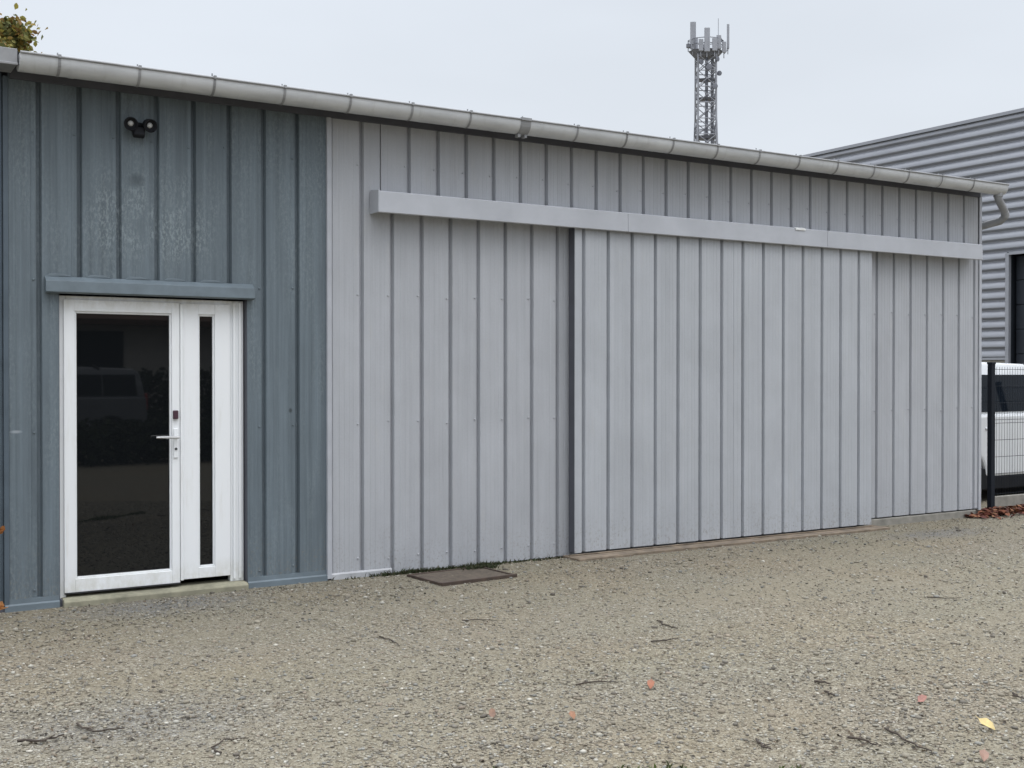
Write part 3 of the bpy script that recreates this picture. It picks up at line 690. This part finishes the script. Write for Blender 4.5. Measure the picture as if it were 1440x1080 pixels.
# orange-leaved sapling at the left edge
sap = thing('sapling', 'small sapling with orange leaves against the blue wall at the left edge', 'plant', (-.48, -.22, 0))
mb = MB(); mb.tube([(-.48, -.22, 0), (-.47, -.22, .4), (-.43, -.2, .85)], [.008, .006, .003], 6); mb.tube([(-.47, -.22, .4), (-.37, -.22, .52), (-.285, -.215, .60)], [.005, .004, .002], 5)
mb.tube([(-.48, -.22, .1), (-.4, -.22, .14), (-.30, -.22, .1)], [.005, .004, .002], 5)
obj('stem', mb, M['twig'], sap)
cc = [(-.275, -.215, .605), (-.29, -.22, .585), (-.36, -.22, .55), (-.42, -.21, .84), (-.45, -.2, .75), (-.5, -.22, .65), (-.55, -.22, .7), (-.285, -.22, .09), (-.27, -.225, .07), (-.36, -.22, .13)]
leaf_mesh('foliage', np.array(cc), None, .085, [(.55, .26, .10), (.45, .18, .06), (.25, .10, .05)], M['leaf'], sap)

# ------------------------------------------------------------------ loose stones of the gravel
def stones():
    import bmesh
    bm = bmesh.new(); bmesh.ops.create_icosphere(bm, subdivisions=1, radius=1); bv = np.array([v.co for v in bm.verts]); bf = np.array([[v.index for v in f.verts] for f in bm.faces]); bm.free()
    N = 62000
    camx, camy = -1.5, -8.7
    cx = rng.uniform(-2.5, 12.5, N * 9); cy = rng.uniform(-7.5, -.04, N * 9)
    d = np.hypot(cx - camx, cy - camy)
    ang = np.degrees(np.arctan2(cx - camx, cy - camy))
    patch = .55 + .45 * np.sin(cx * 1.7 + np.sin(cy * 2.1) * 1.3) * np.sin(cy * 1.3 + cx * .6)
    patch = np.where((cx > 4) & (cx < 9) & (cy > -2.6) & (cy < -.2), patch * .35, patch)
    ok = (d > 3.6) & (ang > 1) & (ang < 62) & (rng.random(N * 9) < np.clip((5.2 / d) ** 2.2, 0, 1) * (.35 + .65 * patch))
    cx, cy, d = cx[ok][:N], cy[ok][:N], d[ok][:N]; N = len(cx)
    s = np.clip(rng.lognormal(math.log(.0052), .42, N), .0025, .018) * (1 + .05 * (d - 5))
    sc = rng.uniform(.65, 1.25, (N, 3)) * np.array([1.1, 1, .62])
    V = bv[None] * sc[:, None] * (1 + rng.uniform(-.2, .2, (N, len(bv), 1)))
    g = rng.uniform(0, 6.283, N); c_, s_ = np.cos(g), np.sin(g)
    x = V[:, :, 0] * c_[:, None] - V[:, :, 1] * s_[:, None]; y = V[:, :, 0] * s_[:, None] + V[:, :, 1] * c_[:, None]
    V = np.stack([x, y, V[:, :, 2]], 2) * s[:, None, None]
    gz = np.where(cy < -.9, .012 * np.sin(cx * .9 + cy * .4) * np.sin(cy * 1.1 + 1.3) - .006, 0)
    V += np.stack([cx, cy, gz + s * .25], 1)[:, None]
    F = (bf[None] + (np.arange(N) * len(bv))[:, None, None]).reshape(-1, 3)
    me = bpy.data.meshes.new('gravel_stones'); nv = N * len(bv)
    me.vertices.add(nv); me.vertices.foreach_set('co', V.reshape(-1).astype(np.float32))
    me.loops.add(F.size); me.loops.foreach_set('vertex_index', F.reshape(-1).astype(np.int32))
    me.polygons.add(len(F)); me.polygons.foreach_set('loop_start', np.arange(0, F.size, 3, dtype=np.int32)); me.polygons.foreach_set('loop_total', np.full(len(F), 3, np.int32))
    me.update(calc_edges=True); me.validate()
    pal = .88 * np.array([1.01, 1, .96]) * np.array([(.26, .24, .20), (.22, .20, .165), (.30, .285, .25), (.17, .158, .14), (.24, .21, .17), (.21, .21, .20), (.38, .37, .34), (.12, .108, .095), (.24, .205, .17), (.44, .42, .38)])
    pk = rng.choice(len(pal), N, p=[.2, .19, .14, .12, .11, .09, .06, .05, .03, .01])
    cc = pal[pk] * rng.uniform(.8, 1.2, (N, 1)); c4 = np.ones((N, len(bv), 4)); c4[:, :, :3] = cc[:, None]
    at = me.color_attributes.new('tint', 'FLOAT_COLOR', 'POINT'); at.data.foreach_set('color', c4.ravel().astype(np.float32))
    me.materials.append(M['stones'])
    o = bpy.data.objects.new('gravel_stones', me); col.objects.link(o)
    tag(o, 'loose beige and grey stones strewn over the gravel yard', 'gravel', kind='stuff')
stones()

# ------------------------------------------------------------------ twigs
def gz(x, y): return (.012 * math.sin(x * .9 + y * .4) * math.sin(y * 1.1 + 1.3) - .006) if y < -.9 else 0
def twig(label, pts, r=.005, side=None):
    r *= .85
    P_ = [(x, y, gz(x, y) + r + .004 + .006 * random.random()) for x, y in pts]
    # refine with wobble
    Q = []
    for a, b in zip(P_[:-1], P_[1:]):
        for k in range(4):
            f = k / 4; Q.append((a[0] + (b[0] - a[0]) * f + random.gauss(0, .008), a[1] + (b[1] - a[1]) * f + random.gauss(0, .008), a[2] + (b[2] - a[2]) * f))
    Q.append(P_[-1])
    mb = MB(); mb.tube(Q, [r * (1.1 - .6 * i / len(Q)) for i in range(len(Q))], 6)
    if side: 
        m_ = Q[len(Q) // 2]; mb.tube([m_, (m_[0] + side[0], m_[1] + side[1], m_[2] + .01)], [r * .7, r * .4], 5)
    o = obj('twig', mb, M['twig'], None, smooth=True); o.data.update(); tag(o, label, 'twig', 'twigs scattered on the gravel')
TWIGS = [
    ('long twig lying at the lower left corner of the gravel', [(-0.644, -3.133), (-0.544, -3.206), (-0.445, -3.16)], 0.007, (0.05, 0.03)),
    ('forked dark twig right of the lower left twig', [(-0.359, -3.011), (-0.321, -3.162), (-0.186, -3.195)], 0.006, (-0.04, 0.05)),
    ('curved pale-barked twig at the lower left, bent like a hook', [(0.073, -3.736), (0.086, -3.653), (0.163, -3.595), (0.26, -3.618)], 0.005, None),
    ('bent dark twig in the middle right of the gravel, upper of two', [(3.447, -2.568), (3.403, -2.749), (3.405, -2.826)], 0.006, None),
    ('short straight dark twig just under the bent one', [(3.038, -3.029), (3.114, -3.053), (3.236, -3.036)], 0.006, None),
    ('thin dark twig lying flat near the centre of the gravel', [(2.071, -3.624), (2.185, -3.66), (2.265, -3.71)], 0.005, (0.03, 0.02)),
    ('short thick twig, upper one of the pair right of centre', [(3.153, -4.274), (3.174, -4.304), (3.185, -4.344)], 0.007, None),
    ('short thick twig, lower one of the pair right of centre', [(3.055, -4.426), (3.04, -4.48), (3.028, -4.519)], 0.007, None),
    ('long straight twig at lower right pointing at the yellow leaf', [(2.816, -5.045), (2.758, -5.194), (2.714, -5.364)], 0.006, None),
    ('knobbly twig at lower right, left of the long straight one', [(2.551, -5.031), (2.59, -5.079), (2.586, -5.171)], 0.007, (0.04, 0.03)),
    ('small crooked twig at lower right near the bottom edge', [(2.206, -4.83), (2.163, -4.91), (2.162, -4.956)], 0.006, (0.04, -0.02)),
    ('slim twig lying far right in front of the shed', [(5.603, -3.021), (5.669, -3.125), (5.789, -3.168)], 0.005, None),
    ('pale slim twig on the gravel left of the drain cover shadow', [(2.341, -1.887), (2.446, -1.925), (2.536, -2.007)], 0.004, None),
    ('dark twig on the right edge of the gravel', [(3.834, -4.969), (3.777, -5.042), (3.767, -5.081)], 0.006, None),
    ('faint brown twig left of centre on the gravel', [(1.657, -2.04), (1.671, -2.164), (1.649, -2.329)], 0.005, None),
]
for lb, pts, r_, sd_ in TWIGS: twig(lb, pts, r_, sd_)

# ------------------------------------------------------------------ single fallen leaves
def fallen(label, x, y, size, c, tilt=(.2, .1)):
    base = [(-.5, 0, 0), (-.2, .28, .10), (.2, .24, .12), (.5, 0, .04), (.2, -.24, .14), (-.2, -.28, .08), (0, 0, -.02), (-.75, .02, .02), (-.5, .03, 0)]
    mb = MB(); a = random.uniform(0, 6.28)
    for dz in (0, -.012):
        vs = []
        for u, v, w in base:
            u, v = u * size, v * size; z = (w + dz) * size
            px, py = u * math.cos(a) - v * math.sin(a), u * math.sin(a) + v * math.cos(a)
            vs.append((x + px, y + py, gz(x, y) + .008 + size * .22 + z + .55 * (px * .5 + py * .85)))   # leans on the stones behind it
        mb.add(vs, [(0, 1, 6), (1, 2, 6), (2, 3, 6), (3, 4, 6), (4, 5, 6), (5, 0, 6), (0, 7, 8)])
    m = simple('fallen_leaf_' + label.split()[0], c, .6, 0, .25, 30)
    o = obj('fallen_leaf', mb, m); tag(o, label, 'leaf', 'single leaves on the gravel')
LEAVES = [
    ('orange leaf lying right of centre on the gravel', 2.349, -3.878, 0.07, (0.22, 0.085, 0.045)),
    ('small orange leaf at the lower middle, nearest the grass', 1.687, -4.113, 0.055, (0.21, 0.10, 0.052)),
    ('dull rusty leaf at the lower middle, left of the grass', 1.372, -3.892, 0.06, (0.15, 0.085, 0.055)),
    ('pinkish red leaf standing on edge at the lower right', 3.312, -4.830, 0.065, (0.24, 0.11, 0.085)),
    ('yellow and cream leaf at the lower right, the brightest one', 3.201, -5.283, 0.085, (0.46, 0.36, 0.15)),
    ('pinkish dry leaf at the bottom right below the yellow one', 2.827, -5.544, 0.07, (0.22, 0.13, 0.095)),
]
for a in LEAVES: fallen(*a)

# leaf litter piled in the corner by the fence
cen = []
for _ in range(1500):
    x = random.uniform(9.95, 12.6); w = .16 + .12 * math.sin(x * 3) + .06
    y = -.02 - abs(random.gauss(0, w)) if x < 10.28 else FYc - .03 - abs(random.gauss(0, .2))
    if x < 10.28: y = -.02 - abs(random.gauss(0, .05 + .12 * max(0, (x - 9.85) / .43)))
    dens = max(0, 1 - abs(y) / .45)
    if random.random() > dens * (1 if x > 10.1 else .5): continue
    cen.append((x, y, .012 + random.random() * .065 * dens * (1 if x > 10.15 else .4)))
o = leaf_mesh('leaf_litter', np.array(cen), None, .075, [(.13, .045, .03), (.09, .035, .028), (.18, .07, .04), (.07, .035, .025), (.22, .11, .06)], M['drylitter'], flat=True)
tag(o, 'drift of red-brown dead leaves in the corner by the fence', 'leaf litter', kind='stuff')
# rotten leaf bits and bark crumbs over the yard
cen = []
for _ in range(5200):
    x = random.uniform(-1.6, 11); y = -random.uniform(.1, 6.2)
    if random.random() < .35 + .65 * max(0, math.sin(x * 1.1 + 2) * math.sin(y * 1.4)) : cen.append((x, y, gz(x, y) + .006))
for cx_, cy_, n_, sp in ((-.25, -3.15, 260, .22), (-.5, -2.7, 120, .3), (.0, -1.1, 150, .3), (1.9, -3.0, 160, .35), (2.3, -3.45, 120, .2), (3.1, -4.3, 200, .3), (2.7, -5.1, 220, .25), (3.6, -4.6, 150, .3), (1.2, -4.4, 160, .3), (.6, -.2, 160, .35), (8.9, -.5, 120, .35), (3.2, -.12, 260, .5), (4.5, -.3, 120, .2), (9.2, -.1, 160, .5), (1.8, -.1, 120, .25), (6.5, -.36, 200, .9)):
    for _ in range(n_ // 2):
        x, y = random.gauss(cx_, sp), random.gauss(cy_, sp * .6)
        if y < -.06: cen.append((x, y, gz(x, y) + .006))
o = leaf_mesh('plant_debris', np.array(cen), None, .018, [(.06, .05, .04), (.085, .068, .05), (.045, .04, .033), (.11, .085, .06)], M['drylitter'], flat=True)
tag(o, 'dark crumbs of bark and rotten leaf over the gravel', 'debris', kind='stuff')
# moss and weeds at the wall base
def weeds(name, label, cat, spots, hgt, palette):
    N = len(spots); V = []; F = []; C4 = []
    for i, (x, y, k) in enumerate(spots):
        a = random.uniform(0, 6.283); h = hgt * random.uniform(.4, 1.2) * k; w = .0035 + .003 * random.random(); l = random.gauss(0, .5) * h, random.gauss(0, .5) * h
        ca, sa = math.cos(a) * w, math.sin(a) * w; n = len(V); z = gz(x, y)
        V += [(x - ca, y - sa, z), (x + ca, y + sa, z), (x + ca * .8 + l[0] * .5, y + sa * .8 + l[1] * .5, z + h * .65), (x - ca * .8 + l[0] * .5, y - sa * .8 + l[1] * .5, z + h * .65), (x + l[0] * 1.3, y + l[1] * 1.3, z + h)]
        F += [(n, n + 1, n + 2, n + 3), (n + 3, n + 2, n + 4)]
        c_ = np.array(random.choice(palette)) * random.uniform(.7, 1.3); C4 += [(*c_, 1)] * 5
    me = bpy.data.meshes.new(name); me.from_pydata(V, [], F); me.update()
    at = me.color_attributes.new('tint', 'FLOAT_COLOR', 'POINT'); at.data.foreach_set('color', np.array(C4, np.float32).ravel())
    me.materials.append(M['leaf']); o = bpy.data.objects.new(name, me); col.objects.link(o); tag(o, label, cat, kind='stuff')
sp_ = []
for _ in range(1500):
    x = random.choice([random.gauss(2.9, .12), random.gauss(3.55, .12), random.gauss(3.0, .3), random.uniform(2.5, 4.4)]); sp_.append((x, -.03 - abs(random.gauss(0, .022)), random.uniform(.4, 1.2)))
for _ in range(350): sp_.append((random.gauss(3.45, .07), -.16 - abs(random.gauss(0, .03)), 1.0))
weeds('wall_moss', 'dark green moss and weeds along the foot of the grey wall', 'moss', sp_, .035, [(.035, .05, .02), (.05, .06, .03), (.07, .065, .04)])
sp_ = []
for _ in range(2600):
    x = random.uniform(1.0, 2.1); w = .05 + .03 * math.sin(x * 9); sp_.append((x, -4.90 - .55 * (x - 1.4) + random.gauss(0, w), random.uniform(.3, 1) * (.5 + .5 * (math.sin(x * 13) > -.3))))
weeds('grass_tuft', 'short green grass and moss at the near edge of the gravel', 'grass', sp_, .03, [(.06, .09, .025), (.08, .11, .03), (.05, .06, .025), (.10, .09, .04)])

# ------------------------------------------------------------------ across the yard: what the door glass mirrors
hs = thing('house', 'low rendered house across the yard, mirrored in the door glass', 'building', (8, -26, 0))
mb = MB(); mb.box(-2, 20, -32, -24, 0, 3.3); obj('wall', mb, M['render'], hs)
mb = MB(); mb.prism([(-23.3, 3.1), (-28, 5.6), (-32.7, 3.1), (-32.7, 2.95), (-23.3, 2.95)], 'x', -2.5, 20.5); obj('roof', mb, M['tile'], hs)
for xa in (.5, 4.8, 11, 15):
    mb = MB(); mb.box(xa, xa + 1.5, -24.03, -23.96, 1.3, 2.8); w_ = obj('window', mb, M['carglass'], hs)
def hedge(label, x0, x1, y, w, z1, n):
    hd = thing('hedge', label, 'hedge', ((x0 + x1) / 2, y, 0))
    cen = np.stack([rng.uniform(x0, x1, n), y + rng.normal(0, w, n), rng.uniform(.03, z1, n) + rng.normal(0, .05, n)], 1)
    leaf_mesh('foliage', cen, None, .17, [(.02, .03, .012), (.03, .04, .015), (.015, .022, .01)], M['leaf'], hd)
hedge('knee-high dark hedge mirrored low in the door glass', .5, 14, -13.3, .28, .72, 9000)
hedge('taller dark hedge mirrored behind the silver car in the door glass', 5.9, 18, -22.6, .35, 1.7, 9000)
